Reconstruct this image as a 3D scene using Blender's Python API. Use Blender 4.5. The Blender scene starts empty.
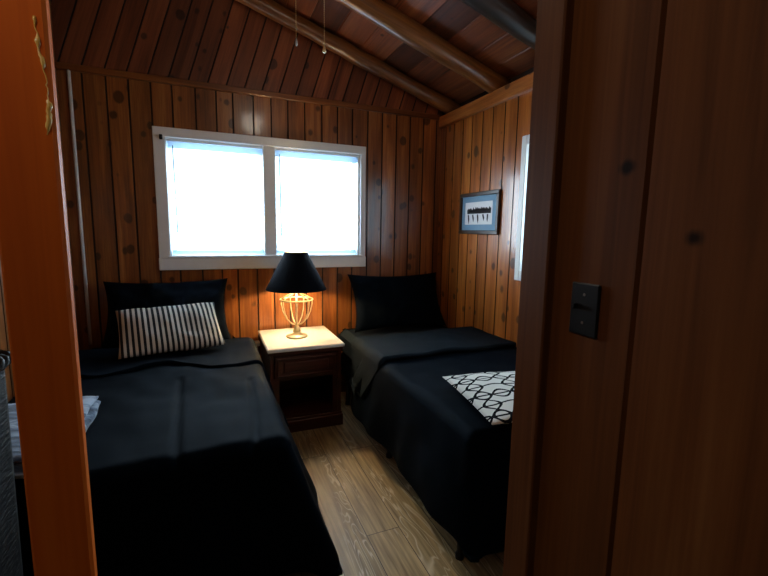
import bpy, math, random
from mathutils import Vector, Matrix, noise
random.seed(7)
col = bpy.context.scene.collection
PI = math.pi

# ------------------------------------------------------------------ helpers
def lin(c):
    return tuple(((v/255)/12.92 if v/255 <= .04045 else ((v/255+.055)/1.055)**2.4) for v in c) + (1,)

class MB:
    def __init__(s): s.v=[]; s.f=[]; s.b=[]; s.m=[]; s.mi=0
    def face(s, pts, brd=0.0):
        n=len(s.v); s.v += [tuple(p) for p in pts]; s.f.append(tuple(range(n,n+len(pts)))); s.b.append(brd); s.m.append(s.mi)
    def box(s, a, b, brd=0.0, bev=0.0):
        (x0,y0,z0),(x1,y1,z1)=a,b
        if bev<=0:
            n=len(s.v)
            s.v += [(x0,y0,z0),(x1,y0,z0),(x1,y1,z0),(x0,y1,z0),(x0,y0,z1),(x1,y0,z1),(x1,y1,z1),(x0,y1,z1)]
            for q in ((0,3,2,1),(4,5,6,7),(0,1,5,4),(1,2,6,5),(2,3,7,6),(3,0,4,7)):
                s.f.append(tuple(n+i for i in q)); s.b.append(brd); s.m.append(s.mi)
            return
        # chamfered box: three faces per corner point
        idx={}
        n=len(s.v); X=(x0,x1);Y=(y0,y1);Z=(z0,z1)
        for i in (0,1):
            for j in (0,1):
                for k in (0,1):
                    sx=bev if i==0 else -bev; sy=bev if j==0 else -bev; sz=bev if k==0 else -bev
                    for ax,p in enumerate(((X[i],Y[j]+sy,Z[k]+sz),(X[i]+sx,Y[j],Z[k]+sz),(X[i]+sx,Y[j]+sy,Z[k]))):
                        idx[(i,j,k,ax)]=len(s.v); s.v.append(p)
        def F(l):
            s.f.append(tuple(idx[q] for q in l)); s.b.append(brd); s.m.append(s.mi)
        for i in (0,1):
            l=[(i,0,0,0),(i,1,0,0),(i,1,1,0),(i,0,1,0)]; F(l if i else l[::-1])
            l=[(0,i,0,1),(0,i,1,1),(1,i,1,1),(1,i,0,1)]; F(l if i else l[::-1])
            l=[(0,0,i,2),(1,0,i,2),(1,1,i,2),(0,1,i,2)]; F(l if i else l[::-1])
        for j in (0,1):
            for k in (0,1):
                l=[(0,j,k,1),(1,j,k,1),(1,j,k,2),(0,j,k,2)]; F(l if (j==k) else l[::-1])
                l=[(j,0,k,2),(j,1,k,2),(j,1,k,0),(j,0,k,0)]; F(l if (j==k) else l[::-1])
                l=[(j,k,0,0),(j,k,1,0),(j,k,1,1),(j,k,0,1)]; F(l if (j==k) else l[::-1])
        for i in (0,1):
            for j in (0,1):
                for k in (0,1):
                    l=[(i,j,k,0),(i,j,k,1),(i,j,k,2)]; F(l if (i+j+k)%2 else l[::-1])
    def tube(s, pts, r, seg=8, cap=True, closed=False):
        pts=[Vector(p) for p in pts]; n=len(pts); rs=r if isinstance(r,(list,tuple)) else [r]*n
        base=len(s.v); up=None
        for i,p in enumerate(pts):
            if closed: t=(pts[(i+1)%n]-pts[i-1])
            else: t=(pts[min(i+1,n-1)]-pts[max(i-1,0)])
            t.normalize()
            if up is None:
                up=Vector((0,0,1)) if abs(t.z)<.9 else Vector((1,0,0))
            a=t.cross(up).normalized(); up=a.cross(t).normalized()
            for k in range(seg):
                q=p+(a*math.cos(2*PI*k/seg)+up*math.sin(2*PI*k/seg))*rs[i]; s.v.append(tuple(q))
        for i in range(n if closed else n-1):
            for k in range(seg):
                i2=(i+1)%n
                s.f.append((base+i*seg+k,base+i2*seg+k,base+i2*seg+(k+1)%seg,base+i*seg+(k+1)%seg)); s.b.append(0); s.m.append(s.mi)
        if cap and not closed:
            s.f.append(tuple(base+k for k in range(seg))); s.b.append(0); s.m.append(s.mi)
            s.f.append(tuple(base+(n-1)*seg+k for k in reversed(range(seg)))); s.b.append(0); s.m.append(s.mi)
    def lathe(s, prof, seg=32, c=(0,0,0)):
        base=len(s.v); n=len(prof)
        for r,z in prof:
            for k in range(seg):
                a=2*PI*k/seg; s.v.append((c[0]+r*math.cos(a),c[1]+r*math.sin(a),c[2]+z))
        for i in range(n-1):
            for k in range(seg):
                s.f.append((base+i*seg+k,base+i*seg+(k+1)%seg,base+(i+1)*seg+(k+1)%seg,base+(i+1)*seg+k)); s.b.append(0); s.m.append(s.mi)
    def build(s, name, mats, parent=None, smooth=False, loc=None, rot=None):
        me=bpy.data.meshes.new(name); me.from_pydata(s.v,[],s.f); me.update()
        at=me.attributes.new('brd','FLOAT','FACE'); at.data.foreach_set('value',s.b)
        if not isinstance(mats,(list,tuple)): mats=[mats]
        for m in mats: me.materials.append(m)
        me.polygons.foreach_set('material_index',s.m)
        if smooth: me.polygons.foreach_set('use_smooth',[True]*len(me.polygons))
        o=bpy.data.objects.new(name,me); col.objects.link(o)
        if parent is not None: o.parent=parent
        if loc: o.location=loc
        if rot: o.rotation_euler=rot
        return o

def tag(o,label,cat,group=None):
    o['label']=label; o['category']=cat
    if group: o['group']=group
    return o
def thing(name,label,cat,loc=(0,0,0),rotz=0,group=None):
    o=bpy.data.objects.new(name,None); col.objects.link(o); o.location=loc; o.rotation_euler=(0,0,rotz); o.empty_display_size=.1
    return tag(o,label,cat,group)
def struct(name,mb,mat,parent=None,**k):
    o=mb.build(name,mat,parent,**k)
    if parent is None: o['kind']='structure'
    return o
def sroot(name,loc=(0,0,0)):
    o=bpy.data.objects.new(name,None); col.objects.link(o); o.location=loc; o['kind']='structure'; return o

# ------------------------------------------------------------------ materials
def newmat(name):
    m=bpy.data.materials.new(name); m.use_nodes=True; nt=m.node_tree
    return m,nt,nt.nodes,nt.links,nt.nodes['Principled BSDF']
def plain(name,c,rough=.6,stint=None,metal=0,coat=0,bump=0,bscale=60,sheen=0,emit=None,es=1,var=.12,spec=.5):
    m,nt,N,L,b=newmat(name)
    tc=N.new('ShaderNodeTexCoord'); nz=N.new('ShaderNodeTexNoise'); nz.inputs['Scale'].default_value=bscale; nz.inputs['Detail'].default_value=3
    L.new(tc.outputs['Object'],nz.inputs['Vector'])
    mr=N.new('ShaderNodeMapRange'); mr.inputs['To Min'].default_value=1-var; mr.inputs['To Max'].default_value=1+var
    L.new(nz.outputs['Fac'],mr.inputs['Value'])
    mx=N.new('ShaderNodeVectorMath'); mx.operation='SCALE'; mx.inputs[0].default_value=lin(c)[:3]
    L.new(mr.outputs['Result'],mx.inputs['Scale']); L.new(mx.outputs[0],b.inputs['Base Color'])
    b.inputs['Roughness'].default_value=rough; b.inputs['Metallic'].default_value=metal; b.inputs['Coat Weight'].default_value=coat
    b.inputs['Specular IOR Level'].default_value=spec
    if stint: b.inputs['Specular Tint'].default_value=stint+(1,)
    if sheen: b.inputs['Sheen Weight'].default_value=sheen
    if bump:
        bp=N.new('ShaderNodeBump'); bp.inputs['Strength'].default_value=bump; bp.inputs['Distance'].default_value=.01
        L.new(nz.outputs['Fac'],bp.inputs['Height']); L.new(bp.outputs[0],b.inputs['Normal'])
    if emit:
        b.inputs['Emission Color'].default_value=lin(emit); b.inputs['Emission Strength'].default_value=es
    return m

def wood(name,cols,axis='Z',rough=.35,knots=.10,kscale=(8.5,8.5,6.5),gscale=14,coat=.0,groove=None,extra=None,brdvar=.28,spec=.5):
    """cols: dark, mid, light; grain runs along axis of the object's own coordinates"""
    m,nt,N,L,b=newmat(name)
    tc=N.new('ShaderNodeTexCoord'); at=N.new('ShaderNodeAttribute'); at.attribute_name='brd'
    ofs=N.new('ShaderNodeVectorMath'); ofs.operation='SCALE'; ofs.inputs[0].default_value=(3.7,5.3,9.1); L.new(at.outputs['Fac'],ofs.inputs['Scale'])
    add=N.new('ShaderNodeVectorMath'); add.operation='ADD'; L.new(tc.outputs['Object'],add.inputs[0]); L.new(ofs.outputs[0],add.inputs[1])
    def mapped(sc):
        mp=N.new('ShaderNodeMapping'); s=list(sc)
        if axis=='X': s=[s[2],s[1],s[0]]
        if axis=='Y': s=[s[0],s[2],s[1]]
        mp.inputs['Scale'].default_value=s; L.new(add.outputs[0],mp.inputs['Vector']); return mp.outputs[0]
    n1=N.new('ShaderNodeTexNoise'); n1.inputs['Scale'].default_value=1; n1.inputs['Detail'].default_value=6; n1.inputs['Roughness'].default_value=.6; n1.inputs['Distortion'].default_value=.6
    L.new(mapped((gscale,gscale,gscale*.07)),n1.inputs['Vector'])
    n2=N.new('ShaderNodeTexNoise'); n2.inputs['Scale'].default_value=1; n2.inputs['Detail'].default_value=3; n2.inputs['Distortion'].default_value=1.2
    L.new(mapped((gscale*6,gscale*6,gscale*.16)),n2.inputs['Vector'])
    ad=N.new('ShaderNodeMath'); ad.operation='MULTIPLY_ADD'; ad.inputs[1].default_value=.35; L.new(n2.outputs['Fac'],ad.inputs[0]); 
    m1=N.new('ShaderNodeMath'); m1.operation='MULTIPLY_ADD'; m1.inputs[1].default_value=.75; m1.inputs[2].default_value=-.06; L.new(n1.outputs['Fac'],m1.inputs[0]); L.new(m1.outputs[0],ad.inputs[2])
    cr=N.new('ShaderNodeValToRGB'); e=cr.color_ramp.elements; e[0].position=.28; e[0].color=lin(cols[0]); e[1].position=.72; e[1].color=lin(cols[2]); x=e.new(.5); x.color=lin(cols[1])
    L.new(ad.outputs[0],cr.inputs[0])
    # board to board tone
    mr=N.new('ShaderNodeMapRange'); mr.inputs['To Min'].default_value=1-brdvar; mr.inputs['To Max'].default_value=1+brdvar*.7; L.new(at.outputs['Fac'],mr.inputs['Value'])
    sc=N.new('ShaderNodeVectorMath'); sc.operation='SCALE'; L.new(cr.outputs[0],sc.inputs[0]); L.new(mr.outputs[0],sc.inputs['Scale'])
    out=sc.outputs[0]
    if knots:
        vo=N.new('ShaderNodeTexVoronoi'); vo.inputs['Scale'].default_value=1
        L.new(mapped(kscale),vo.inputs['Vector'])
        nk=N.new('ShaderNodeMath'); nk.operation='MULTIPLY_ADD'; nk.inputs[1].default_value=.16; L.new(n1.outputs['Fac'],nk.inputs[0]); L.new(vo.outputs['Distance'],nk.inputs[2])
        nb=N.new('ShaderNodeTexNoise'); nb.inputs['Scale'].default_value=3.1; L.new(add.outputs[0],nb.inputs['Vector']); nk2=N.new('ShaderNodeMath'); nk2.operation='MULTIPLY_ADD'; nk2.inputs[1].default_value=.9; L.new(nb.outputs['Fac'],nk2.inputs[0]); nk3=N.new('ShaderNodeMath'); nk3.operation='SUBTRACT'; nk3.inputs[1].default_value=.41; L.new(nk.outputs[0],nk2.inputs[2]); L.new(nk2.outputs[0],nk3.inputs[0]); nk=nk3
        kr=N.new('ShaderNodeMapRange'); kr.inputs['From Min'].default_value=knots; kr.inputs['From Max'].default_value=knots+.07; kr.inputs['To Min'].default_value=.3; kr.inputs['To Max'].default_value=1
        L.new(nk.outputs[0],kr.inputs['Value'])
        s2=N.new('ShaderNodeVectorMath'); s2.operation='SCALE'; L.new(out,s2.inputs[0]); L.new(kr.outputs[0],s2.inputs['Scale']); out=s2.outputs[0]
    if extra:   # single knots at known places: (centre, radius along board, radius across)
        for (c,ra,rc) in extra:
            sb=N.new('ShaderNodeVectorMath'); sb.operation='SUBTRACT'; L.new(tc.outputs['Object'],sb.inputs[0]); sb.inputs[1].default_value=c
            mu=N.new('ShaderNodeVectorMath'); mu.operation='MULTIPLY'; mu.inputs[1].default_value=(1/rc,1/rc,1/ra); L.new(sb.outputs[0],mu.inputs[0])
            ln=N.new('ShaderNodeVectorMath'); ln.operation='LENGTH'; L.new(mu.outputs[0],ln.inputs[0])
            nn=N.new('ShaderNodeMath'); nn.operation='MULTIPLY_ADD'; nn.inputs[1].default_value=1.2; L.new(n2.outputs['Fac'],nn.inputs[0]); L.new(ln.outputs['Value'],nn.inputs[2])
            kr=N.new('ShaderNodeMapRange'); kr.interpolation_type='SMOOTHSTEP'; kr.inputs['From Min'].default_value=1.0; kr.inputs['From Max'].default_value=2.4; kr.inputs['To Min'].default_value=.12; kr.inputs['To Max'].default_value=1
            L.new(nn.outputs[0],kr.inputs['Value'])
            s2=N.new('ShaderNodeVectorMath'); s2.operation='SCALE'; L.new(out,s2.inputs[0]); L.new(kr.outputs[0],s2.inputs['Scale']); out=s2.outputs[0]
    L.new(out,b.inputs['Base Color'])
    rr=N.new('ShaderNodeMapRange'); rr.inputs['To Min'].default_value=rough-.08; rr.inputs['To Max'].default_value=rough+.12; L.new(n1.outputs['Fac'],rr.inputs['Value']); L.new(rr.outputs[0],b.inputs['Roughness'])
    b.inputs['Coat Weight'].default_value=coat; b.inputs['Coat Roughness'].default_value=.12; b.inputs['Specular IOR Level'].default_value=spec
    bp=N.new('ShaderNodeBump'); bp.inputs['Strength'].default_value=.35; bp.inputs['Distance'].default_value=.004; L.new(n1.outputs['Fac'],bp.inputs['Height']); L.new(bp.outputs[0],b.inputs['Normal'])
    return m

M={}
M['pine']=wood('varnished knotty pine',((92,48,20),(150,86,38),(196,128,66)),knots=.25,rough=.3,coat=.45)
M['pine_side']=wood('golden knotty pine',((120,58,18),(178,98,34),(216,136,58)),knots=.25,rough=.3,coat=.3)
M['gable']=wood('reddish pine boards',((84,40,22),(130,68,38),(160,92,54)),knots=.22,rough=.4,coat=.15,brdvar=.45)
M['deck']=wood('roof decking',((60,28,14),(122,62,32),(160,94,48)),axis='Y',knots=.1,rough=.45,coat=.1,gscale=9,brdvar=.6)
M['log']=wood('peeled log',((84,46,20),(150,92,44),(190,126,66)),axis='Z',knots=.1,rough=.32,coat=.35,gscale=10)
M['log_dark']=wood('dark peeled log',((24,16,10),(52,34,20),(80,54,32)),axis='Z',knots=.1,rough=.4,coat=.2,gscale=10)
M['seam']=plain('dark board seam and gap shade',(44,22,9),.8)
M['trim']=wood('pine trim',((90,46,18),(140,78,32),(170,104,46)),axis='X',knots=.08,rough=.35,coat=.2)
M['plate']=wood('pine wall plate',((120,60,20),(184,104,42),(216,138,64)),axis='Y',knots=.08,rough=.35,coat=.2)
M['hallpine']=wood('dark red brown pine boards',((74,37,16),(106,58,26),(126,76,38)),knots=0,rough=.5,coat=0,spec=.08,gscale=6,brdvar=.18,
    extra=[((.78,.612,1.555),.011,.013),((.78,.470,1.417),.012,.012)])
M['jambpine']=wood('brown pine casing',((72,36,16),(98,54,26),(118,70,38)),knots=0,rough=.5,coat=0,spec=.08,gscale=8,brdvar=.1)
M['post']=wood('orange varnished post',((196,84,22),(224,108,30),(240,130,44)),knots=0,rough=.6,coat=0,spec=.12,gscale=5,brdvar=.05)
M['cherry']=wood('dark cherry wood',((60,24,15),(88,38,24),(112,52,34)),axis='X',knots=0,rough=.35,coat=.2)
M['white']=plain('white painted wood',(250,250,246),.45,bump=.05,bscale=30,var=.04)
M['slat']=plain('pale blind slats',(214,228,240),.5,var=.03)
_n=M['slat'].node_tree; _t=_n.nodes.new('ShaderNodeBsdfTranslucent'); _t.inputs[0].default_value=(.75,.88,1,1); _x=_n.nodes.new('ShaderNodeMixShader'); _x.inputs[0].default_value=.5
_n.links.new(_n.nodes['Principled BSDF'].outputs[0],_x.inputs[1]); _n.links.new(_t.outputs[0],_x.inputs[2]); _n.links.new(_x.outputs[0],_n.nodes['Material Output'].inputs[0])
M['stone']=plain('cream table top',(250,242,226),.3,bump=.02,bscale=20,var=.06,coat=.2)
M['black_cloth']=plain('black cotton',(6,8,12),.9,(.4,.7,1.0),bump=.25,bscale=220,var=.2,sheen=.0,spec=.1)
M['comforter']=plain('blue black comforter',(3,7,13),.8,(.3,.62,1.0),bump=.12,bscale=9,var=.25,sheen=.0,spec=.07)
M['sheet']=plain('charcoal reverse cloth',(22,27,31),.85,(.4,.7,1.0),bump=.2,bscale=160,var=.12,sheen=.0,spec=.12)
M['black_metal']=plain('black metal',(14,14,15),.4,metal=.4,var=.05)
M['brass']=plain('antique brass',(240,224,180),.3,metal=.7,var=.08)
M['shade_out']=plain('black lampshade cloth',(7,9,15),.9,spec=.08,bump=.3,bscale=300,var=.1)
M['shade_in']=plain('white shade lining',(240,226,196),.7,var=.03,emit=(255,220,160),es=.3)
M['bulb']=plain('glowing bulb',(255,240,210),.4,emit=(255,222,160),es=30)
M['plastic']=plain('dark brown plastic',(11,8,7),.4,var=.05,coat=0,spec=.25)
M['toggle']=plain('ivory toggle',(120,110,100),.35)
M['bronze']=plain('dark picture moulding',(58,40,30),.35,var=.2,bscale=120,coat=.2)
M['mat']=plain('blue picture mat',(120,156,182),.8,var=.06)
M['ink']=plain('dark ink',(58,54,56),.8,var=.5,bscale=160)
M['strip']=plain('pale painted strip',(252,250,244),.4,var=.03)
M['plug']=plain('white plastic',(225,220,210),.4,var=.03)
M['glassdrop']=plain('clear drop',(225,225,225),.08,metal=.6,var=.02)

def glass():
    m,nt,N,L,b=newmat('window glass'); N.remove(b)
    t=N.new('ShaderNodeBsdfTransparent'); t.inputs[0].default_value=(.95,.98,1,1); g=N.new('ShaderNodeBsdfGlossy'); g.inputs['Roughness'].default_value=.02
    lw=N.new('ShaderNodeLayerWeight'); lw.inputs[0].default_value=.12; mx=N.new('ShaderNodeMixShader')
    ml=N.new('ShaderNodeMath'); ml.operation='MULTIPLY'; ml.inputs[1].default_value=.35; L.new(lw.outputs['Facing'],ml.inputs[0]); L.new(ml.outputs[0],mx.inputs[0]); L.new(t.outputs[0],mx.inputs[1]); L.new(g.outputs[0],mx.inputs[2]); L.new(mx.outputs[0],N['Material Output'].inputs[0]); return m
M['glass']=glass()

def floor_mat():
    m,nt,N,L,b=newmat('grey oak vinyl planks')
    tc=N.new('ShaderNodeTexCoord'); mp=N.new('ShaderNodeMapping'); mp.inputs['Rotation'].default_value=(0,0,PI/2); mp.inputs['Location'].default_value=(0,.03,0); L.new(tc.outputs['Object'],mp.inputs['Vector'])
    br=N.new('ShaderNodeTexBrick'); br.offset=.37; br.inputs['Scale'].default_value=1; br.inputs['Brick Width'].default_value=1.22; br.inputs['Row Height'].default_value=.165; br.inputs['Mortar Size'].default_value=.0018
    br.inputs['Color1'].default_value=(0,0,0,1); br.inputs['Color2'].default_value=(1,1,1,1); br.inputs['Mortar'].default_value=(.5,.5,.5,1); L.new(mp.outputs[0],br.inputs['Vector'])
    of=N.new('ShaderNodeVectorMath'); of.operation='SCALE'; of.inputs[0].default_value=(0,0,9); L.new(br.outputs['Color'],of.inputs[0]); of.inputs['Scale'].default_value=7
    ad=N.new('ShaderNodeVectorMath'); ad.operation='ADD'; L.new(tc.outputs['Object'],ad.inputs[0]); L.new(of.outputs[0],ad.inputs[1])
    m2=N.new('ShaderNodeMapping'); m2.inputs['Scale'].default_value=(9,1.1,1); L.new(ad.outputs[0],m2.inputs['Vector'])
    n=N.new('ShaderNodeTexNoise'); n.inputs['Scale'].default_value=1; n.inputs['Detail'].default_value=2.5; n.inputs['Distortion'].default_value=.9; L.new(m2.outputs[0],n.inputs['Vector'])
    # cathedral grain = contour lines of the stretched noise
    mu=N.new('ShaderNodeMath'); mu.operation='MULTIPLY'; mu.inputs[1].default_value=16; L.new(n.outputs['Fac'],mu.inputs[0])
    pp=N.new('ShaderNodeMath'); pp.operation='PINGPONG'; pp.inputs[1].default_value=.5; L.new(mu.outputs[0],pp.inputs[0])
    line=N.new('ShaderNodeMapRange'); line.inputs['From Min'].default_value=.0; line.inputs['From Max'].default_value=.16; line.inputs['To Min'].default_value=.85; line.inputs['To Max'].default_value=0; L.new(pp.outputs[0],line.inputs['Value'])
    m3=N.new('ShaderNodeMapping'); m3.inputs['Scale'].default_value=(5,.9,1); L.new(ad.outputs[0],m3.inputs['Vector'])
    n3=N.new('ShaderNodeTexNoise'); n3.inputs['Scale'].default_value=1.3; n3.inputs['Detail'].default_value=1; L.new(m3.outputs[0],n3.inputs['Vector'])
    msk=N.new('ShaderNodeMapRange'); msk.inputs['From Min'].default_value=.47; msk.inputs['From Max'].default_value=.6; L.new(n3.outputs['Fac'],msk.inputs['Value'])
    lm=N.new('ShaderNodeMath'); lm.operation='MULTIPLY'; L.new(line.outputs[0],lm.inputs[0]); L.new(msk.outputs[0],lm.inputs[1])
    m4=N.new('ShaderNodeMapping'); m4.inputs['Scale'].default_value=(60,3,1); L.new(ad.outputs[0],m4.inputs['Vector'])
    n4=N.new('ShaderNodeTexNoise'); n4.inputs['Scale'].default_value=1; n4.inputs['Detail'].default_value=4; L.new(m4.outputs[0],n4.inputs['Vector'])
    cr=N.new('ShaderNodeValToRGB'); e=cr.color_ramp.elements; e[0].position=.3; e[0].color=lin((134,112,76)); e[1].position=.7; e[1].color=lin((206,180,130)); L.new(n4.outputs['Fac'],cr.inputs[0])
    pl=N.new('ShaderNodeMapRange'); pl.inputs['To Min'].default_value=.78; pl.inputs['To Max'].default_value=1.16; L.new(br.outputs['Color'],pl.inputs['Value'])
    sc=N.new('ShaderNodeVectorMath'); sc.operation='SCALE'; L.new(cr.outputs[0],sc.inputs[0]); L.new(pl.outputs[0],sc.inputs['Scale'])
    mx=N.new('ShaderNodeMix'); mx.data_type='RGBA'; L.new(lm.outputs[0],mx.inputs[0]); L.new(sc.outputs[0],mx.inputs[6]); mx.inputs[7].default_value=lin((230,216,182))
    mo=N.new('ShaderNodeMix'); mo.data_type='RGBA'; L.new(br.outputs['Fac'],mo.inputs[0]); L.new(mx.outputs[2],mo.inputs[6]); mo.inputs[7].default_value=lin((60,48,34))
    L.new(mo.outputs[2],b.inputs['Base Color']); b.inputs['Roughness'].default_value=.42
    return m
M['floor']=floor_mat()

def stripes():
    m,nt,N,L,b=newmat('black and cream ticking stripes')
    tc=N.new('ShaderNodeTexCoord'); sp=N.new('ShaderNodeSeparateXYZ'); L.new(tc.outputs['Object'],sp.inputs[0])
    mu=N.new('ShaderNodeMath'); mu.operation='MULTIPLY_ADD'; mu.inputs[1].default_value=1/.0285; mu.inputs[2].default_value=20; L.new(sp.outputs['X'],mu.inputs[0])
    fr=N.new('ShaderNodeMath'); fr.operation='FRACT'; L.new(mu.outputs[0],fr.inputs[0])
    cr=N.new('ShaderNodeValToRGB'); cr.color_ramp.interpolation='CONSTANT'; e=cr.color_ramp.elements
    e[0].position=0; e[0].color=lin((206,192,172)); e[1].position=.5; e[1].color=lin((10,10,12))
    L.new(fr.outputs[0],cr.inputs[0]); L.new(cr.outputs[0],b.inputs['Base Color']); b.inputs['Roughness'].default_value=.9; return m
M['stripes']=stripes()
def lattice():
    m,nt,N,L,b=newmat('white cloth with black ogee lattice')
    tc=N.new('ShaderNodeTexCoord'); sp=N.new('ShaderNodeSeparateXYZ'); L.new(tc.outputs['Object'],sp.inputs[0])
    def mth(op,a,bb=None,c=None):
        n=N.new('ShaderNodeMath'); n.operation=op
        for i,x in enumerate((a,bb,c)):
            if x is None: continue
            if isinstance(x,(int,float)): n.inputs[i].default_value=x
            else: L.new(x,n.inputs[i])
        return n.outputs[0]
    u=mth('MULTIPLY_ADD',sp.outputs['X'],1/.175,10.1); v=mth('MULTIPLY_ADD',sp.outputs['Y'],1/.175,10.3)
    cu=mth('COSINE',mth('MULTIPLY',u,2*PI)); cv=mth('COSINE',mth('MULTIPLY',v,2*PI))
    def fam(p,c,amp,off,w):
        d=mth('PINGPONG',mth('ADD',mth('MULTIPLY_ADD',c,amp,p),off),.5)
        return mth('LESS_THAN',d,w)
    o=fam(v,cu,.2,0,.042)
    for a in (fam(v,cu,-.2,0,.042),fam(u,cv,.2,0,.042),fam(u,cv,-.2,0,.042),fam(v,cu,.0,.0,.03),fam(v,cu,.04,.5,.03)):
        o=mth('MAXIMUM',o,a)
    mx=N.new('ShaderNodeMix'); mx.data_type='RGBA'; L.new(o,mx.inputs[0]); mx.inputs[6].default_value=lin((214,212,204)); mx.inputs[7].default_value=lin((12,13,18))
    L.new(mx.outputs[2],b.inputs['Base Color']); b.inputs['Roughness'].default_value=.9; b.inputs['Specular IOR Level'].default_value=.1; return m
M['lattice']=lattice()
def blanket_mat():
    m,nt,N,L,b=newmat('fuzzy blue and white plush')
    tc=N.new('ShaderNodeTexCoord'); mp=N.new('ShaderNodeMapping'); mp.inputs['Scale'].default_value=(5,14,18); mp.inputs['Rotation'].default_value=(0,0,.5); L.new(tc.outputs['Object'],mp.inputs[0])
    n=N.new('ShaderNodeTexNoise'); n.inputs['Scale'].default_value=1.1; n.inputs['Detail'].default_value=5; n.inputs['Distortion'].default_value=1.4; L.new(mp.outputs[0],n.inputs[0])
    cr=N.new('ShaderNodeValToRGB'); e=cr.color_ramp.elements; e[0].position=.38; e[0].color=lin((40,56,74)); e[1].position=.62; e[1].color=lin((150,166,184)); x=e.new(.5); x.color=lin((84,104,128))
    L.new(n.outputs['Fac'],cr.inputs[0]); L.new(cr.outputs[0],b.inputs['Base Color']); b.inputs['Roughness'].default_value=.95; b.inputs['Sheen Weight'].default_value=.3
    bp=N.new('ShaderNodeBump'); bp.inputs['Strength'].default_value=.8; bp.inputs['Distance'].default_value=.01; L.new(n.outputs['Fac'],bp.inputs['Height']); L.new(bp.outputs[0],b.inputs['Normal']); return m
M['blanket']=blanket_mat()
def wicker_mat():
    m,nt,N,L,b=newmat('black woven wicker')
    tc=N.new('ShaderNodeTexCoord'); mp=N.new('ShaderNodeMapping'); mp.inputs['Rotation'].default_value=(0,.55,0); mp.inputs['Scale'].default_value=(30,30,160); L.new(tc.outputs['Object'],mp.inputs[0])
    n=N.new('ShaderNodeTexNoise'); n.inputs['Scale'].default_value=1; n.inputs['Detail'].default_value=3; L.new(mp.outputs[0],n.inputs[0])
    cr=N.new('ShaderNodeValToRGB'); e=cr.color_ramp.elements; e[0].position=.5; e[0].color=lin((14,14,15)); e[1].position=.72; e[1].color=lin((52,49,44)); L.new(n.outputs['Fac'],cr.inputs[0])
    L.new(cr.outputs[0],b.inputs['Base Color']); b.inputs['Roughness'].default_value=.6; b.inputs['Specular IOR Level'].default_value=.2
    bp=N.new('ShaderNodeBump'); bp.inputs['Strength'].default_value=.8; bp.inputs['Distance'].default_value=.006; L.new(n.outputs['Fac'],bp.inputs['Height']); L.new(bp.outputs[0],b.inputs['Normal']); return m
M['wicker']=wicker_mat()

# ------------------------------------------------------------------ room constants (metres; camera above the origin, room depth along +Y)
D=3.42; RX=1.96; LX=-.87; HX=.78; FY=.93
SL=.325; C=3.204
def roof(x): return C-SL*x if x>=-.95 else C-SL*(-.95)+SL*(x+.95)
G=.0055; GD=.009

def panel(mb, put, s0, s1, seams, z0, ztop, hole=None):
    """tongue-and-groove boards: put(s, depth, z) -> point. grooves at seams"""
    seams=sorted(s for s in seams if s0+.01<s<s1-.01)
    edges=[s0]+seams+[s1]
    for i in range(len(edges)-1):
        a,b=edges[i],edges[i+1]; brd=random.random()
        prof=[(a,GD if i else 0),(a+G,0),(b-G,0),(b,GD if i<len(edges)-2 else 0)]
        if i==0: prof=prof[1:]; prof[0]=(a,0)
        if i==len(edges)-2: prof=prof[:-1]; prof[-1]=(b,0)
        if hole:
            out=[]
            for k in range(len(prof)-1):
                out.append(prof[k])
                for h in (hole[0],hole[1]):
                    (pa,da),(pb,db)=prof[k],prof[k+1]
                    if pa<h<pb: out.append((h,da+(db-da)*(h-pa)/(pb-pa)))
            out.append(prof[-1]); prof=out
        for k in range(len(prof)-1):
            (pa,da),(pb,db)=prof[k],prof[k+1]; mid=(pa+pb)/2
            rng=[(z0,None)]
            if hole and hole[0]<mid<hole[1]: rng=[(z0,hole[2]),(hole[3],None)]
            for (q0,q1) in rng:
                ta=ztop(pa) if q1 is None else q1; tb=ztop(pb) if q1 is None else q1
                mb.mi=1 if abs(da-db)>.001 else 0
                mb.face([put(pa,da,q0),put(pb,db,q0),put(pb,db,tb),put(pa,da,ta)],brd)
    mb.mi=0
def seamlist(a,b,w,jit=.006):
    out=[];x=a
    while x<b: out.append(x+random.uniform(-jit,jit)); x+=w
    return out

# floor
mb=MB(); mb.box((-2.3,-2.4,-.08),(2.1,3.56,0)); struct('floor',mb,M['floor'])
# back wall
WB=(-.285,1.19,1.19,2.06)    # opening x0,x1,z0,z1
seams_b=[-.736,-.604,-.475,-.342,-.212,-.062,.076,.19,.335,.465,.591,.723,.86,.99,1.118,1.253]+[1.253+.131*k for k in range(1,6)]
mb=MB(); panel(mb,lambda s,d,z:(s,D+d,z),LX,RX,seams_b,0,lambda s:2.425,WB)
# gable boards laid square to the roof slope
gx=-1.75; zb=2.425; gmb=MB(); gth=math.atan(SL)
def grot(x,y,z): return (x*math.cos(gth)-z*math.sin(gth),y,x*math.sin(gth)+z*math.cos(gth))
while gx<RX-.0:
    w=.126
    def top(x):
        t=(C-zb-SL*x)/(1+SL*SL); return t
    brd=random.random()
    for (a,da,b_,db) in ((gx,GD,gx+G,0),(gx+G,0,gx+w-G,0),(gx+w-G,0,gx+w,GD)):
        b2=min(b_,RX); a2=min(a,RX)
        if b2<=a2: continue
        ta,tb=top(a2),top(b2)
        pts=[(a2,zb,da),(b2,zb,db),(b2+SL*tb,zb+tb,db),(a2+SL*ta,zb+ta,da)]
        # keep inside the room on the left
        if pts[2][0]<LX-.02: continue
        gmb.mi=1 if abs(da-db)>.001 else 0; gmb.face([grot(max(p[0],LX-.3),D+p[2],p[1]) for p in pts],brd)
    gx+=w
gmb.build('wall_gable',[M['gable'],M['seam']],rot=(0,gth,0))['kind']='structure'
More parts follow.
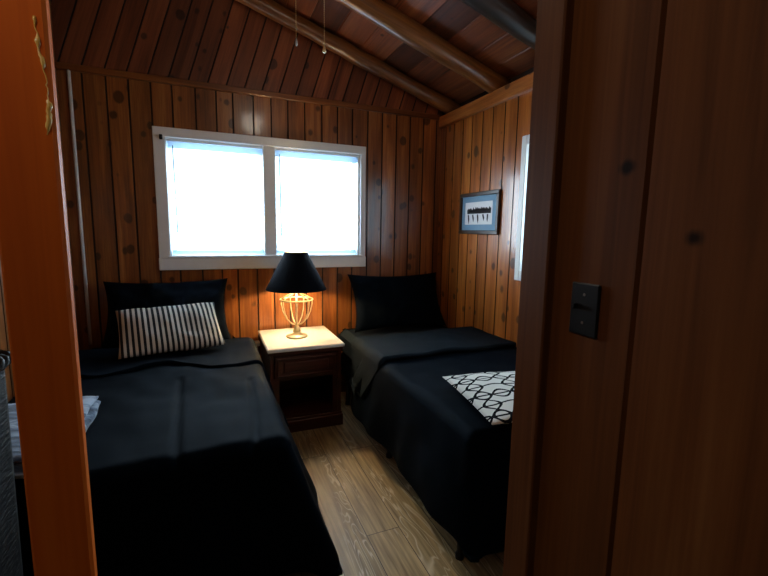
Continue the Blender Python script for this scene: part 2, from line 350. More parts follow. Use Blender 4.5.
# thickness behind the boards, around the opening
for a,b in (((LX-.12,D+.012,0),(WB[0],D+.14,3.5)),((WB[1],D+.012,0),(RX+.12,D+.14,2.56)),((WB[0],D+.012,0),(WB[1],D+.14,WB[2])),((WB[0],D+.012,WB[3]),(WB[1],D+.14,2.8))): mb.box(a,b)
struct('wall_back',mb,[M['pine'],M['seam']])
# right wall
WR=(1.15,2.27,1.17,2.0)
mb=MB(); seams_r=[3.34,3.205,3.063,2.931,2.794,2.667,2.53,2.396]+[2.396-.134*k for k in range(1,12)]
panel(mb,lambda s,d,z:(RX+d,s,z),FY,D,seams_r,0,lambda s:2.42,WR)
mb.mi=1
mb.box((RX+.10,FY-.1,2.42),(RX+.14,D,2.56)); mb.box((RX+.0,D-.01,2.42),(RX+.14,D+.01,2.56))  # recess above the plate, shade of the gap put in as dark colour
mb.mi=0
for a,b in (((RX+.012,FY-.1,0),(RX+.14,WR[0],2.42)),((RX+.012,WR[1],0),(RX+.14,D,2.42)),((RX+.012,WR[0],0),(RX+.14,WR[1],WR[2])),((RX+.012,WR[0],WR[3]),(RX+.14,WR[1],2.42))): mb.box(a,b)
struct('wall_right',mb,[M['pine_side'],M['seam']])
# left wall of the bedroom
mb=MB(); panel(mb,lambda s,d,z:(LX-d,s,z),FY-.05,D,seamlist(FY+.1,D,.133),0,lambda s:roof(LX)-.005); mb.box((LX-.12,FY-.05,0),(LX-.012,D,roof(LX)-.05))
struct('wall_left',mb,[M['pine'],M['seam']])
# partition between hall and bedroom: left stub, and the piece behind the switch wall
mb=MB(); panel(mb,lambda s,d,z:(s,FY-.07+d,z),-2.2,-.47,seamlist(-2.1,-.5,.133),0,lambda s:roof(s)-.01); mb.box((-2.2,FY-.058,0),(-.47,FY-.0,2.75))
struct('wall_partition',mb,[M['pine'],M['seam']])
mb=MB(); mb.box((HX+.1,.79,0),(RX,.87,2.5)); struct('wall_front',mb,M['pine'])
# hall: switch wall, wide boards with one narrow fillet
mb=MB()
def hp(s,d,z): return (HX+d,s,z)
es=[(.567,.80,.35,0),(.522,.567,1.3,0),(.10,.522,.45,0),(-.3,.10,.2,0),(-.75,-.3,.7,0),(-1.2,-.75,.35,0),(-2.3,-1.2,.6,0)]
for a,b,br,dd in es:
    g=.006
    mb.face([hp(a+g,dd,0),hp(b-g,dd,0),hp(b-g,dd,roof(HX)-.01),hp(a+g,dd,roof(HX)-.01)],br)
    for p,q in ((a,a+g),(b-g,b)):
        if abs(p-.522)<.001 or abs(q-.522)<.001:
            mb.face([hp(p,0,0),hp(q,0,0),hp(q,0,roof(HX)-.01),hp(p,0,roof(HX)-.01)],br); continue
        d0,d1=(.012,dd) if p==a else (dd,.012)
        mb.face([hp(p,d0,0),hp(q,d1,0),hp(q,d1,roof(HX)-.01),hp(p,d0,roof(HX)-.01)],br)
mb.box((HX+.013,-2.3,0),(HX+.1,.80,roof(HX+.1)-.02))
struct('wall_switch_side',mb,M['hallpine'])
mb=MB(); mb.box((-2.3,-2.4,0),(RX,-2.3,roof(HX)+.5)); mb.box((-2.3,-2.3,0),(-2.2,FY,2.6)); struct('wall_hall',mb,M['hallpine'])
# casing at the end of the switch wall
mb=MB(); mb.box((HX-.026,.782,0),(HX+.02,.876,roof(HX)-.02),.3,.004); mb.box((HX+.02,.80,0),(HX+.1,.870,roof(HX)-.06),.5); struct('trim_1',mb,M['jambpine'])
# post at the left of the opening
mb=MB(); mb.box((-.313,.85,0),(-.2235,.876,roof(-.25)-.01),.4,.005)
post=mb.build('door_post',M['post']); tag(post,'orange varnished wooden post standing upright at the left of the opening','post')
mb=MB(); r0=random.Random(4); z=1.74
pts=[];rs=[]
while z>1.56:
    pts.append((-.2335-.004*math.sin(z*30)+r0.uniform(-.0015,.0015),.8495,z)); rs.append(max(.001,.0030*(.5+.9*math.sin(z*60+math.sin(z*140))))); z-=.004
mb.tube(pts,rs,6)
M['drip_glint']=plain('glossy varnish with painted highlight',(255,206,110),.25,coat=.8,var=.1)  # pale colour paints in the highlight along the varnish run
dr=mb.build('varnish_drip_glint',M['drip_glint'],post,smooth=True); dr['label']='glossy run of varnish with its highlight painted pale'
# ceiling decking, planks running with the depth of the room
mb=MB(); x=RX+.12; k=0
while x>-.95:
    w=random.choice((.17,.2,.22)); x2=max(x-w,-.95); brd=random.random(); g=.005
    for a,b,da,db in ((x,x-g,.008,0),(x-g,x2+g,0,0),(x2+g,x2,0,.008)):
        # break each plank run at random joints
        mb.face([(a,-2.4,roof(a)+da),(b,-2.4,roof(b)+db),(b,D+.1,roof(b)+db),(a,D+.1,roof(a)+da)],brd)
    x=x2
x=-.95
while x>-2.35:
    x2=x-.2; brd=random.random()
    mb.face([(x,-2.4,roof(x)),(x2,-2.4,roof(x2)),(x2,D+.1,roof(x2)),(x,D+.1,roof(x))],brd); x=x2
for xa,xb in ((RX+.2,-.95),(-.95,-2.4)):
    h=.03; mb.face([(xa,-2.5,roof(xa)+h),(xa,D+.2,roof(xa)+h),(xb,D+.2,roof(xb)+h),(xb,-2.5,roof(xb)+h)],.5)
struct('ceiling',mb,M['deck'])
# log rafters
ang=math.atan(SL)
def rafter(yc,r,mat,label,seed):
    rn=random.Random(seed); xa=RX+.09; xb=-.9; L=(xa-xb)/math.cos(ang); n=26; mbx=MB()
    pts=[(rn.uniform(-.003,.003),rn.uniform(-.003,.003),L*i/(n-1)) for i in range(n)]
    rr=[r*(1+.05*math.sin(i*.9+seed)+rn.uniform(-.02,.02)) for i in range(n)]
    mbx.tube(pts,rr,14)
    o=mbx.build('log_rafter',mat,smooth=True)
    za=roof(xa)-(r+.003)/math.cos(ang)
    o.location=(xa,yc,za); o.rotation_euler=(0,-(PI/2-ang),0)
    o['label']=label; o['category']='rafter'; o['group']='log rafters under the sloping ceiling'; return o
rafter(3.315,.058,M['log'],'slim log rafter running up along the gable wall, farthest of the rafters',1)
rafter(2.66,.068,M['log'],'brown log rafter with a pale highlight on its gloss, second from the gable wall',2)  # highlight comes from the glossy coat, no patch in the colour
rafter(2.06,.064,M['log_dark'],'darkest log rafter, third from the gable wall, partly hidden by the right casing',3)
# trims
mb=MB(); mb.box((LX,D-.022,2.41),(RX-.036,D+.01,2.452),.3,.004); struct('trim_2',mb,M['trim'])
mb=MB(); mb.box((RX-.035,FY+.01,2.34),(RX+.01,D-.001,2.437),.6,.006); struct('trim_3',mb,M['plate'])
mb=MB(); mb.box((LX,D-.016,0),(RX,D+.01,.085),.4,.004); struct('baseboard_back',mb,M['trim'])
mb=MB(); mb.tube([(-.802,D-.011,.60),(-.802,D-.011,2.425)],.0105,8); o=mb.build('wall_conduit',M['strip'],smooth=True)
tag(o,'thin pale vertical strip on the boards in the left back corner','conduit')

# ------------------------------------------------------------------ windows
def window_back():
    r=sroot('window_1')
    y=D; X0,X1,Z0,Z1=-.345,1.232,1.113,2.117
    mb=MB()
    mb.box((X0,y-.022,Z0+.088),(X0+.078,y+.01,Z1),0,.004); mb.box((X1-.045,y-.022,Z0+.088),(X1,y+.01,Z1),0,.004)
    mb.box((X0,y-.024,Z1-.066),(X1,y+.01,Z1),0,.004)
    mb.box((X0-.004,y-.03,Z0),(X1+.004,y+.01,Z0+.09),0,.004)
    mb.box((.395,y-.02,Z0+.08),(.487,y+.02,Z1-.06),0,.004)
    mb.build('casing',M['white'],r)
    mb=MB(); mb.box((X0+.06,y-.045,Z0+.088),(X1-.03,y+.06,Z0+.104),0,.003); mb.build('sill',M['white'],r)
    for a,b in ((-.285,.43),(.452,1.19)):
        mb=MB()
        mb.box((a,y+.0,1.19),(a+.022,y+.135,2.06)); mb.box((b-.022,y+.0,1.19),(b,y+.135,2.06))
        mb.box((a+.022,y+.0,1.19),(b-.022,y+.135,1.215)); mb.box((a+.022,y+.0,2.03),(b-.022,y+.135,2.06))
        zm=1.60
        mb.box((a+.022,y+.07,1.215),(a+.055,y+.10,2.03)); mb.box((b-.055,y+.07,1.215),(b-.022,y+.10,2.03))
        mb.box((a+.055,y+.07,1.215),(b-.055,y+.10,1.25)); mb.box((a+.055,y+.07,1.995),(b-.055,y+.10,2.03)); 
        sash=mb.build('sash',M['white'],r)
        mb=MB(); mb.box((a+.05,y+.083,1.245),(b-.05,y+.087,2.0)); mb.build('pane',M['glass'],sash)
window_back()
def blind(x0,x1,label,wandx):
    y=D+.026
    t=thing('window_blind',label,'blind',((x0+x1)/2,y,2.03)); w=(x1-x0)/2
    mb=MB(); mb.box((-w,-.022,-.045),(w,.022,0),0,.003); mb.build('headrail',M['slat'],t)
    mb=MB(); z=-.075
    while z>-.77:
        tl=.2; hw=.0235
        for k in range(4):
            u0=-1+k*.5; u1=u0+.5
            f=lambda u:(hw*u*math.cos(tl), z+hw*u*math.sin(tl)+.002*(1-u*u))
            a,b=f(u0),f(u1)
            mb.face([(-w+.004,a[0],a[1]),(w-.004,a[0],a[1]),(w-.004,b[0],b[1]),(-w+.004,b[0],b[1])])
        z-=.040
    mb.build('slats',M['slat'],t)
    mb=MB(); mb.box((-w+.003,-.02,-.80),(w-.003,.02,-.775),0,.003); mb.build('bottom_rail',M['slat'],t)
    mb=MB(); mb.tube([(wandx,-.03,-.03),(wandx+.006,-.032,-.66)],.004,6); mb.build('tilt_wand',M['wand'],t)
    mb=MB()
    for q in (-w*.72,0,w*.72): mb.tube([(q,-.024,-.04),(q,-.024,-.78)],.0016,4)
    mb.build('lift_cord',M['slat'],t)
M['wand']=plain('grey wand',(96,112,122),.4)
blind(-.258,.402,'white slatted blind in the left half of the back window',-.295)
blind(.48,1.162,'white slatted blind in the right half of the back window',-.30)
mb=MB(); mb.box((-.302,D-.045,2.03),(-.282,D-.022,2.062),0,.003); mb.tube([(-.292,D-.04,2.046),(-.292,D-.06,2.046)],.006,8)
o=mb.build('curtain_bracket',M['black_metal']); tag(o,'small dark bracket on the upper left corner of the white window frame','bracket')
def window_right():
    r=sroot('window_2'); x=RX
    mb=MB(); Y0,Y1,Z0,Z1=1.105,2.315,1.10,2.06
    mb.box((x-.022,Y1-.047,Z0),(x+.01,Y1,Z1),0,.004); mb.box((x-.022,Y0,Z0),(x+.01,Y0+.047,Z1),0,.004)
    mb.box((x-.02,Y0+.047,Z1-.062),(x+.01,Y1-.047,Z1),0,.004); mb.box((x-.02,Y0+.047,Z0),(x+.01,Y1-.047,Z0+.07),0,.004)
    mb.build('casing',M['white'],r)
    mb=MB(); mb.box((x+.07,1.15,1.17),(x+.1,1.19,2.0)); mb.box((x+.07,2.23,1.17),(x+.1,2.27,2.0)); mb.box((x+.07,1.19,1.17),(x+.1,2.23,1.21)); mb.box((x+.07,1.19,1.96),(x+.1,2.23,2.0)); mb.box((x+.07,1.69,1.21),(x+.1,1.73,1.96))
    s=mb.build('sash',M['white'],r); mb=MB(); mb.box((x+.011,1.15,1.17),(x+.15,1.158,2.0)); mb.box((x+.011,2.262,1.17),(x+.15,2.27,2.0)); mb.box((x+.011,1.158,1.17),(x+.15,2.262,1.178)); mb.box((x+.011,1.158,1.992),(x+.15,2.262,2.0)); mb.build('jamb',M['white'],r)
    mb=MB(); mb.box((x+.083,1.18,1.2),(x+.087,2.24,1.97)); mb.build('pane',M['glass'],s)
window_right()

# ------------------------------------------------------------------ soft goods
def pillow_mb(w,h,t,seed=0,n=34,pinch=.05,wr=.006):
    mb=MB(); vs={}
    for side in (1,-1):
        for i in range(n+1):
            for j in range(n+1):
                u=-1+2*i/n; v=-1+2*j/n
                if side==-1 and (i in (0,n) or j in (0,n)): vs[(side,i,j)]=vs[(1,i,j)]; continue
                x=u*w/2*(1-pinch*(1-v*v)); y=v*h/2*(1-pinch*1.3*(1-u*u))
                f=max(0,(1-u*u)*(1-v*v)); z=side*t/2*(f**.42)
                e=min(1,f*6)
                z+=noise.noise(Vector((x*7+seed,y*7,seed*3+side)))*wr*3*e+noise.noise(Vector((x*22+seed,y*18,side)))*wr*e
                vs[(side,i,j)]=len(mb.v); mb.v.append((x,y,z))
    for side in (1,-1):
        for i in range(n):
            for j in range(n):
                q=[vs[(side,i,j)],vs[(side,i+1,j)],vs[(side,i+1,j+1)],vs[(side,i,j+1)]]
                if side==-1: q.reverse()
                mb.f.append(tuple(q)); mb.b.append(0); mb.m.append(0)
    return mb
def place_frame(o,c,u,v):
    u=Vector(u).normalized(); v=Vector(v); v=(v-u*v.dot(u)).normalized(); w=u.cross(v)
    m=Matrix((u,v,w)).transposed().to_4x4(); m.translation=Vector(c); o.matrix_world=m

def smooth_edge(d,r):
    """distance over an edge -> (outward, down) following a rounded edge"""
    if d<=0: return 0,0
    a=d/r
    if a<PI/2: return r*math.sin(a), r*(1-math.cos(a))
    return r, r+(d-r*PI/2)
def comforter_mb(xl,xr,yf,yh,zt,dl,drp,df,fl,fr,ff,seed,quilt=None,nx=130,ny=150,bottomwave=.0):
    """drape a quilt: top rectangle xl..xr, yf..yh at zt; overhang lengths dl,drp,df; outward flare per metre of drop"""
    mb=MB(); A=[]; 
    W=xr-xl; Lg=yh-yf; r=.055
    for j in range(ny+1):
        b=-df+(Lg+df)*j/ny      # along, 0 at foot edge
        for i in range(nx+1):
            a=-dl+(W+dl+drp)*i/nx
            da=max(0,-a); dr_=max(0,a-W); db=max(0,-b); ds=da or dr_
            flare=fl if da else fr
            p=((ds**3+db**3)**(1/3))
            out,down=smooth_edge(min(p,max(dl,drp,df)+.015),r)
            kx=ds/p if p else 0; ky=db/p if p else 0
            hang=max(0,p-r*PI/2)
            x=xl+min(max(a,0),W)+(-1 if da else 1)*(out*kx+hang*flare*kx)
            y=yf+max(b,0)-(out*ky+hang*ff*ky)
            z=zt-down
            wav=math.sin((y*7.3+x*5.1)+seed)*.5+math.sin(y*17+x*13+seed*2)*.25
            x+=(-1 if da else 1)*wav*.03*kx*min(1,hang*3)
            y-=math.sin(x*9+seed)*.025*ky*min(1,hang*3)
            q=Vector((x*3.2+seed,y*2.2,0)); e=1-min(1,p*4)
            z+=(noise.noise(q)*.018+noise.noise(q*3.1)*.007)*(.35+.65*e)
            x+=noise.noise(Vector((y*6,z*6,seed)))*.012*(1-e)
            if quilt:
                dist=quilt(x,y)
                if e>.2: z-=.012*math.exp(-(dist/.012)**2)
            z=max(z,.03)
            A.append((x,y,z))
    mb.v=A
    for j in range(ny):
        for i in range(nx):
            k=j*(nx+1)+i; mb.f.append((k,k+1,k+nx+2,k+nx+1)); mb.b.append(0); mb.m.append(0)
    return mb
def solid(o,t,off=-1):
    m=o.modifiers.new('thickness','SOLIDIFY'); m.thickness=t; m.offset=off; return o

def seg_dist(path):
    P=[Vector(p) for p in path]
    def f(x,y):
        q=Vector((x,y)); best=9
        for a,b in zip(P,P[1:]):
            ab=b-a; t=max(0,min(1,(q-a).dot(ab)/ab.length_squared)); best=min(best,(q-a-ab*t).length)
        return best
    return f

def bed(name,label,x0,x1,y0,y1,legs):
    t=thing(name,label,'bed',((x0+x1)/2,(y0+y1)/2,0)); cx,cy=(x0+x1)/2,(y0+y1)/2
    mb=MB()
    for a,b in (((x0-cx+.02,y0-cy+.02,.20),(x1-cx-.02,y0-cy+.05,.235)),((x0-cx+.02,y1-cy-.05,.20),(x1-cx-.02,y1-cy-.02,.235)),((x0-cx+.02,y0-cy+.05,.20),(x0-cx+.05,y1-cy-.05,.235)),((x1-cx-.05,y0-cy+.05,.20),(x1-cx-.02,y1-cy-.05,.235))): mb.box(a,b)
    mb.build('bed_frame',M['black_metal'],t)
    for (lx,ly) in legs:
        mb=MB(); mb.tube([(lx-cx,ly-cy,.0),(lx-cx,ly-cy,.2)],.014,10); mb.lathe([(0,0),(.02,0),(.02,.02),(.014,.03)],12,(lx-cx,ly-cy,0)); mb.build('leg',M['black_metal'],t)
    mb=MB(); mb.box((x0-cx+.01,y0-cy+.01,.237),(x1-cx-.01,y1-cy-.01,.40),0,.03); mb.build('box_spring',M['black_cloth'],t)
    mb=MB(); mb.box((x0-cx,y0-cy,.402),(x1-cx,y1-cy,.585),0,.045); o=mb.build('mattress',M['sheet'],t,smooth=False)
    bv=o.modifiers.new('round','BEVEL'); bv.width=.02; bv.segments=3
    return t
# left bed
bed('twin_bed','twin bed along the left wall under a black comforter, nightstand at its right',-.80,.19,1.57,3.36,[(.14,1.66),(.14,2.4),(.14,3.2),(-.75,1.66),(-.75,3.2)])
U=seg_dist([(-.17,2.32),(-.145,1.75),(-.135,1.52),(-.11,1.43),(-.04,1.365),(.04,1.375),(.10,1.43),(.13,1.52),(.15,1.75),(.165,2.2)])
mb=comforter_mb(-.815,.205,1.53,2.98,.652,.06,.60,.58,.0,.34,.07,3.0,quilt=U)
mb.v=[(x+(.015*max(0,min(1,(2.15-y)/.45))*max(0,min(1,(.6-z)/.4)) if x>.2 else 0),y,z) for x,y,z in mb.v]
mb.v=[(min(x,.50-.19*max(0,min(1,(y-2.6)/.16))),y,z) for x,y,z in mb.v]
o=mb.build('comforter',M['comforter'],smooth=True); solid(o,.016); tag(o,'black comforter with a stitched U-shaped outline, on the left bed','comforter')
mb=comforter_mb(-.785,.21,2.50,2.96,.674,.02,.42,.0,.0,.34,.0,8.0,nx=90,ny=50)
def skew(mb,f):
    mb.v=[f(*p) for p in mb.v]
skew(mb,lambda x,y,z:(x,y-(.16*max(0,(x+.25))+.05*math.sin(x*11+1.2))*(1 if y<2.75 else .2)-( .35*max(0,.6-z) if y<2.75 else 0),z))
mb.v=[(min(x,.475-.158*max(0,min(1,(y-2.6)/.16))),y,z) for x,y,z in mb.v]
o2=mb.build('turned_down_fold',M['comforter'],smooth=True); solid(o2,.03); o2.parent=o; o2['label']='thick folded-back upper edge of the comforter'
# right bed
bed('twin_bed','twin bed along the right wall with thin black legs, patterned cushion near its foot',0.975,1.935,1.36,3.36,[(1.0,2.27),(1.0,3.14),(.965,1.40),(1.89,1.40),(1.89,3.14)])
mb=comforter_mb(.962,1.94,1.33,2.72,.640,.485,.008,.49,.10,.0,.16,11.0)
o=mb.build('comforter',M['comforter'],smooth=True); solid(o,.016); tag(o,'black comforter hanging over the side of the right bed, beside the bare floor','comforter')
mb=comforter_mb(.955,1.92,2.24,2.74,.672,.36,.01,.0,.07,.0,.0,5.0,nx=90,ny=50)
skew(mb,lambda x,y,z:(x,y+(.8*max(0,.6-z) if y<2.5 else .05*max(0,x-1.3)),z))
o2=mb.build('turned_down_fold',M['sheet'],smooth=True); solid(o2,.028); o2.parent=o; o2['label']='charcoal folded-back upper edge of the comforter'

# pillows
p=pillow_mb(.80,.50,.19,1,pinch=.09,wr=.010).build('bed_pillow',M['black_cloth'],smooth=True); place_frame(p,(-.285,3.225,.835),(1,.02,0),(0,.26,.43)); tag(p,'large black pillow leaning on the wall behind the striped cushion','pillow')
p=pillow_mb(.84,.50,.18,6,pinch=.09,wr=.010).build('bed_pillow',M['black_cloth'],smooth=True); place_frame(p,(1.47,3.215,.832),(1,-.02,0),(0,.2,.42)); tag(p,'large black pillow leaning on the wall at the head of the right bed','pillow')
p=pillow_mb(.57,.395,.12,12,pinch=.04).build('lumbar_pillow',M['stripes'],smooth=True); place_frame(p,(-.242,2.825,.808),(.985,.17,.016),(-.151,.823,.548)); tag(p,'oblong cushion with narrow black and cream stripes on the left bed','cushion')
p=pillow_mb(.52,.54,.075,4,pinch=.03,wr=.002).build('throw_pillow',M['lattice'],smooth=True); place_frame(p,(1.265,1.445,.698),(.985,-.17,0),(.17,.985,0)); tag(p,'white square cushion with curving black lattice lines lying on the right bed','cushion')
# folded blue throw
mb=MB(); n=40; A=[]
def fold_layer(mb,cx,cy,w,l,z0,h,seed):
    n=36; m=14
    base=len(mb.v)
    for i in range(n+1):
        v=-1+2*i/n
        for k in range(m*2):
            a=2*PI*k/(m*2); ca,sa=math.cos(a),math.sin(a)
            ex=abs(ca)**.45*(1 if ca>=0 else -1); ez=abs(sa)**.7*(1 if sa>=0 else -1)
            taper=(1-abs(v)**8)**.3 if abs(v)<1 else 0
            x=cx+ex*w/2*(.985 if abs(v)<.98 else .97); y=cy+v*l/2; z=z0+h/2+ez*h/2*max(.0,taper)
            q=Vector((x*8,y*8,z*8+seed)); x+=noise.noise(q)*.015; z+=noise.noise(q*1.3)*.010+ .02*(1+noise.noise(Vector((x*3,y*3,seed))))
            y+=noise.noise(q*.9+Vector((5,5,5)))*.02
            mb.v.append((x,y,z))
    s=m*2
    for i in range(n):
        for k in range(s):
            mb.f.append((base+i*s+k,base+i*s+(k+1)%s,base+(i+1)*s+(k+1)%s,base+(i+1)*s+k)); mb.b.append(0); mb.m.append(0)
fold_layer(mb,-.635,1.72,.40,.52,.655,.05,1); fold_layer(mb,-.64,1.72,.39,.50,.695,.03,5)
o=mb.build('folded_blanket',M['blanket'],smooth=True); tag(o,'folded fuzzy blue and white blanket on the left bed behind the orange post','blanket')

# ------------------------------------------------------------------ nightstand
t=thing('nightstand','dark cherry nightstand with a pale top between the two beds','nightstand',(.595,3.10,0))
def part(mb,name,mat,par=t,**k): return mb.build(name,mat,par,**k)
mb=MB(); mb.box((-.27,-.31,.593),(.27,.28,.622),0,.006); part(mb,'tabletop',M['stone'])
mb=MB(); mb.box((-.262,-.30,.572),(.262,.27,.592),0,.005); mb.box((-.25,-.28,.0),(-.225,.26,.572)); mb.box((.225,-.28,.0),(.25,.26,.572)); mb.box((-.225,.24,.05),(.225,.26,.572))
mb.box((-.225,-.275,.385),(.225,.24,.40)); mb.box((-.225,-.275,.555),(.225,-.25,.572))
mb.box((-.225,-.275,.10),(-.19,-.25,.385)); mb.box((.19,-.275,.10),(.225,-.25,.385))
part(mb,'cabinet_body',M['cherry'])
mb=MB(); mb.box((-.225,-.27,.10),(.225,.24,.12)); part(mb,'shelf',M['cherry'])
mb=MB(); mb.box((-.262,-.297,.0),(.262,-.281,.085),0,.005); mb.box((-.256,-.292,.085),(.256,-.281,.105),0,.004); mb.box((.2505,-.297,.0),(.262,.26,.085),0,.003); part(mb,'plinth',M['cherry'])
mb=MB(); mb.box((-.22,-.29,.405),(.22,-.276,.552),0,.003)
for a,b in (((-.205,-.298,.53),(.205,-.288,.543)),((-.205,-.298,.412),(.205,-.288,.425)),((-.205,-.298,.425),(-.192,-.288,.53)),((.192,-.298,.425),(.205,-.288,.53))): mb.box(a,b,0,.003)
mb.box((-.16,-.296,.44),(.16,-.288,.515),0,.006)
dwr=part(mb,'drawer',M['cherry'])
# white thing behind the bed edge
mb=MB(); mb.box((.225,3.29,.515),(.332,3.36,.545),0,.004); mb.box((.24,3.34,.0),(.315,3.36,.515))
o=mb.build('wall_ledge',M['plug']); tag(o,'small white ledge low between the left bed and the nightstand','ledge')

# ------------------------------------------------------------------ lamp
LXc,LYc,LZ=.578,3.08,.622
lamp=thing('table_lamp','lit table lamp with a black cone shade and an openwork brass cage base','lamp',(LXc,LYc,LZ))
mb=MB(); mb.lathe([(0,0),(.078,0),(.08,.006),(.076,.014),(.05,.02),(.03,.026),(.018,.04),(.022,.052),(.030,.042),(.018,.078),(.010,.09),(0,.09)],32); mb.build('base',M['brass'],lamp,smooth=True)
mb=MB()
for k in range(7):
    a=2*PI*k/7
    pr=[(.012,.092),(.045,.105),(.080,.140),(.104,.190),(.116,.245),(.118,.285)]
    mb.tube([(r*math.cos(a),r*math.sin(a),z) for r,z in pr],.0042,6)
    pr=[(.118,.285),(.085,.305),(.045,.325),(.014,.345)]
    mb.tube([(r*math.cos(a),r*math.sin(a),z) for r,z in pr],.0042,6)
mb.tube([(.118*math.cos(2*PI*k/36),.118*math.sin(2*PI*k/36),.285) for k in range(36)],.006,6,closed=True)
mb.build('wire_cage',M['brass'],lamp,smooth=True)
mb=MB(); mb.tube([(0,0,.088),(0,0,.34)],.007,10); mb.lathe([(.0,.34),(.02,.34),(.02,.40),(.016,.41),(0,.41)],16); mb.build('socket',M['brass'],lamp,smooth=True)
mb=MB(); mb.lathe([(0,.41),(.013,.412),(.016,.43),(.026,.46),(.030,.48),(.026,.50),(.014,.515),(0,.518)],16); mb.build('bulb',M['bulb'],lamp,smooth=True)
zb_,zt_=.362,.636
mb=MB(); mb.lathe([(.222,zb_),(.082,zt_),(.0795,zt_),],40); mb.mi=1; mb.lathe([(.0795,zt_),(.2195,zb_)],40); mb.mi=0; mb.lathe([(.2195,zb_),(.222,zb_)],40)
mb.build('lamp_shade',[M['shade_out'],M['shade_in']],lamp,smooth=True)
mb=MB()
for k in range(3):
    a=2*PI*k/3+.4; mb.tube([(0,0,.612),(.0795*math.cos(a),.0795*math.sin(a),.628)],.0022,5)
mb.tube([(.02,0,.39),(.05,0,.45),(.052,0,.53),(.02,0,.60),(0,0,.612),(-.02,0,.60),(-.052,0,.53),(-.05,0,.45),(-.02,0,.39)],.002,5)
mb.lathe([(0,.608),(.006,.610),(.007,.62),(0,.632)],10); mb.build('harp',M['brass'],lamp,smooth=True)

# ------------------------------------------------------------------ picture
t=thing('framed_picture','small framed print with a blue mat hanging on the right wall','picture',(RX-.002,2.782,1.572))
# local: x = depth axis of the wall (towards -Y), built facing -X
def pbox(mb,s0,s1,z0,z1,d0,d1,bev=0): mb.box((-d1,-s1,z0),(-d0,-s0,z1),0,bev)
w,h=.258,.163
mb=MB(); b=.030
pbox(mb,-w,w,h-b,h,0,.022,.004); pbox(mb,-w,w,-h,-h+b,0,.022,.004); pbox(mb,-w,-w+b,-h+b,h-b,0,.022,.004); pbox(mb,w-b,w,-h+b,h-b,0,.022,.004)
mb.build('frame',M['bronze'],t)
mb=MB(); pbox(mb,-w+b,w-b,-h+b,h-b,.0,.010); mb.build('mat',M['mat'],t)
mb=MB(); pbox(mb,-.182,.176,-.088,.088,.010,.0112); pr=mb.build('print',plain('white print',(240,240,240),.7,var=.05),t)
mb=MB(); rn=random.Random(3)
k=-.15
while k<.15:
    hh=rn.uniform(.03,.052); 
    mb.face([(-.0118,-k,-.002),(-.0118,-(k+.014),-.004),(-.0118,-(k+.016),hh*.8),(-.0118,-(k+.006),hh),(-.0118,-(k-.004),hh*.7)]); k+=.011
mb.build('tree_line',M['ink'],pr)
for i,(k,l) in enumerate(((-.135,.075),(-.075,.06),(-.01,.07),(.06,.05),(.12,.06))):
    mb=MB(); o_=rn.uniform(-.012,.012)
    z0=-.012
    mb.face([(-.0120,-(k-.008),z0),(-.0120,-(k+.010),z0+.004),(-.0120,-(k+.012+o_),z0-l*.5),(-.0120,-(k+.004+o_),z0-l),(-.0120,-(k-.006+o_),z0-l*.6)]); mb.build('figure',M['ink'],pr)

# ------------------------------------------------------------------ switch
t=thing('light_switch','dark brown light switch on the wide boards right of the opening','switch',(HX,.683,1.252))
mb=MB(); mb.box((-.008,-.038,-.060),(-.0,.038,.060),0,.003); mb.build('cover_plate',M['plastic'],t)
mb=MB(); mb.box((-.019,.0155,.0),(-.008,.0225,.012),0,.002) ; mb.build('toggle',M['plastic'],t)
for z in (-.03,.034):
    mb=MB(); mb.lathe([(0,.0),(.0035,.0),(.003,.0012),(0,.0016)],10); mb.build('screw',M['toggle'],t,loc=(-.008,.0,z),rot=(0,-PI/2,0))

# ------------------------------------------------------------------ pull chains and the fan they hang from
FX,FYc=.50,1.60
fan=thing('ceiling_light','ceiling light on a short stem above the two pull chains','ceiling light',(FX,FYc,0))
zr=roof(FX)
mb=MB(); mb.lathe([(0,zr-.005),(.06,zr-.005),(.05,zr-.05),(.012,zr-.06),(.012,2.75),(.05,2.74),(.05,2.71),(0,2.71)],24); mb.build('stem',M['brass'],fan,smooth=True)
mb=MB(); mb.lathe([(.0,2.57),(.04,2.575),(.07,2.60),(.082,2.64),(.07,2.68),(.04,2.71)],24); mb.build('globe',plain('lit opal globe',(240,235,225),.3,emit=(255,240,215),es=8),fan,smooth=True)
mb=MB(); mb.tube([(0,0,2.725),(-.10,-.05,2.725)],.006,8); mb.tube([(-.10,-.05,2.725),(-.20,-.05,2.725)],.006,8); mb.build('chain_arm',M['brass'],fan)
def chain(px,py,ztop,zbot,label,kind):
    c=thing('hanging_pull_chain',label,'pull chain',(px,py,zbot),group='pull chains hanging below the ceiling')
    mb=MB(); z=.03
    mb.tube([(0,0,.02),(0,0,ztop-zbot)],.0009,5)
    while z<ztop-zbot:
        mb.lathe([(0,-.0018),(.0017,-.0008),(.0017,.0008),(0,.0018)],6,(0,0,z)); z+=.006
    mb.build('beads',M['brass'],c)
    mb=MB()
    if kind: mb.lathe([(0,.024),(.002,.022),(.0045,.012),(.0055,.004),(.0035,-.002),(0,-.004)],12); mb.build('drop',M['glassdrop'],c,smooth=True)
    else: mb.lathe([(0,.03),(.002,.028),(.003,.018),(.0065,.008),(.007,.0),(.005,-.003),(0,-.004)],12); mb.build('drop',M['brass'],c,smooth=True)
chain(.3005,1.55,2.719,2.055,'left one of two thin pull chains, ending in a small clear drop',True)
chain(.400,1.55,2.719,2.05,'right one of two thin pull chains, ending in a small brass bell',False)

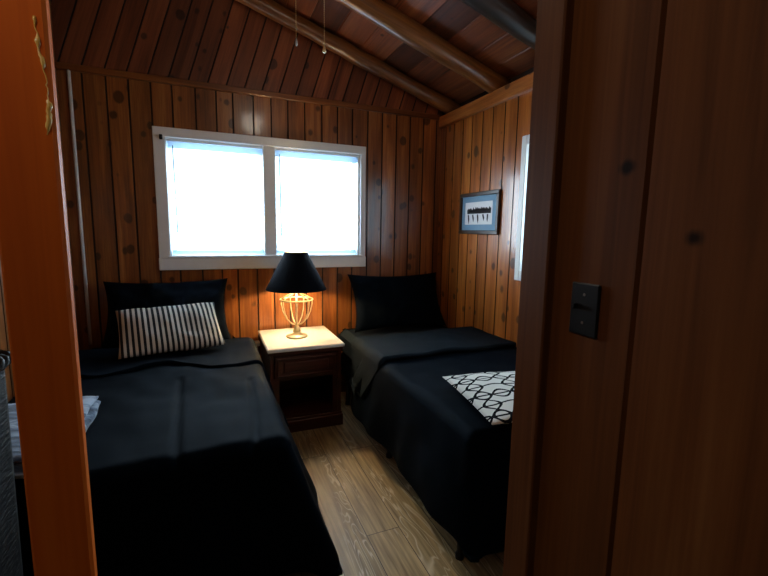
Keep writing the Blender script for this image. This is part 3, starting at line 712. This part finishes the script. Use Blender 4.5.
# ------------------------------------------------------------------ wicker hamper
t=thing('wicker_hamper','tall black wicker hamper at the far left edge beside the orange post','hamper',(-.655,1.12,0))
mb=MB(); hw,hd,H=.200,.12,1.105; n=10
def rr(w,d,z,rad=.04):
    pts=[]
    for cx_,cy_,a0 in ((w-rad,d-rad,0),(-w+rad,d-rad,PI/2),(-w+rad,-d+rad,PI),(w-rad,-d+rad,3*PI/2)):
        for k in range(5): a=a0+PI/2*k/4; pts.append((cx_+rad*math.cos(a),cy_+rad*math.sin(a),z))
    return pts
rings=[rr(hw-.012*(1-i/20),hd-.012*(1-i/20),H*i/20) for i in range(21)]
for a,b in zip(rings,rings[1:]):
    for k in range(len(a)): mb.face([a[k],a[(k+1)%len(a)],b[(k+1)%len(b)],b[k]])
mb.face(rings[0][::-1])
mb.build('basket_body',M['wicker'],t,smooth=True)
mb=MB(); mb.face(rr(hw-.004,hd-.004,H+.012)); mb.face(rr(hw-.004,hd-.004,H-.002)[::-1]); mb.build('lid',M['wicker'],t)
mb=MB(); ring=rr(hw,hd,H)
# braided rim: two strands winding round the edge
full=[]
for k in range(len(ring)):
    a=Vector(ring[k]); b=Vector(ring[(k+1)%len(ring)]); m_=max(1,int((b-a).length/.006))
    for q_ in range(m_): full.append(a+(b-a)*q_/m_)
for ph in (0,2*PI/3,4*PI/3):
    pts=[]
    for k,pnt in enumerate(full):
        an=k*.55+ph; nrm=Vector((pnt.x,pnt.y,0)).normalized(); pts.append(pnt+nrm*(.012*math.cos(an))+Vector((0,0,.012*math.sin(an)+.004)))
    mb.tube(pts,.0075,6,closed=True)
mb.build('braided_rim',M['wicker'],t,smooth=True)

# ------------------------------------------------------------------ lights
def light(name,kind,loc,energy,color,size=.1,rot=None,sy=None,spread=None):
    l=bpy.data.lights.new(name,kind); l.energy=energy; l.color=color
    if kind=='AREA':
        l.size=size
        if sy: l.shape='RECTANGLE'; l.size_y=sy
        if spread: l.spread=spread
    else: l.shadow_soft_size=size
    o=bpy.data.objects.new(name,l); col.objects.link(o); o.location=loc
    if rot: o.rotation_euler=rot
    return o
light('daylight_back','AREA',(.45,D+.75,1.75),260,(.78,.91,1.0),2.4,(-PI/2,0,0),1.7)
light('daylight_right','AREA',(RX+.6,1.71,1.8),16,(.72,.88,1.0),1.8,(0,PI/2,0),1.3)
light('lamp_bulb','POINT',(LXc,LYc,LZ+.46),135,(1.0,.74,.42),.032)
light('hall_light','POINT',(-.50,.45,2.25),5,(1.0,.74,.42),.08)
light('room_light','POINT',(FX,FYc,2.64),18,(1.0,.88,.72),.09)
w=bpy.data.worlds.new('sky'); bpy.context.scene.world=w; w.use_nodes=True
bg=w.node_tree.nodes['Background']; bg.inputs[0].default_value=(.62,.84,1,1); bg.inputs[1].default_value=3.5

# ------------------------------------------------------------------ camera
cam=bpy.data.cameras.new('camera'); co=bpy.data.objects.new('camera',cam); col.objects.link(co)
yaw,pitch,roll=[math.radians(a) for a in (22.6,7.75,.95)]
fwd=Vector((math.sin(yaw)*math.cos(pitch),math.cos(yaw)*math.cos(pitch),-math.sin(pitch)))
right=Vector((math.cos(yaw),-math.sin(yaw),0)); up=right.cross(fwd)
r_=right*math.cos(roll)+up*math.sin(roll); u_=-right*math.sin(roll)+up*math.cos(roll)
m=Matrix((r_,u_,-fwd)).transposed().to_4x4(); m.translation=(0,0,1.42); co.matrix_world=m
cam.sensor_width=36; cam.lens=417/768*36; cam.clip_start=.02
bpy.context.scene.camera=co
vs=bpy.context.scene.view_settings; vs.view_transform='Standard'; vs.look='None'; vs.exposure=0; vs.gamma=1
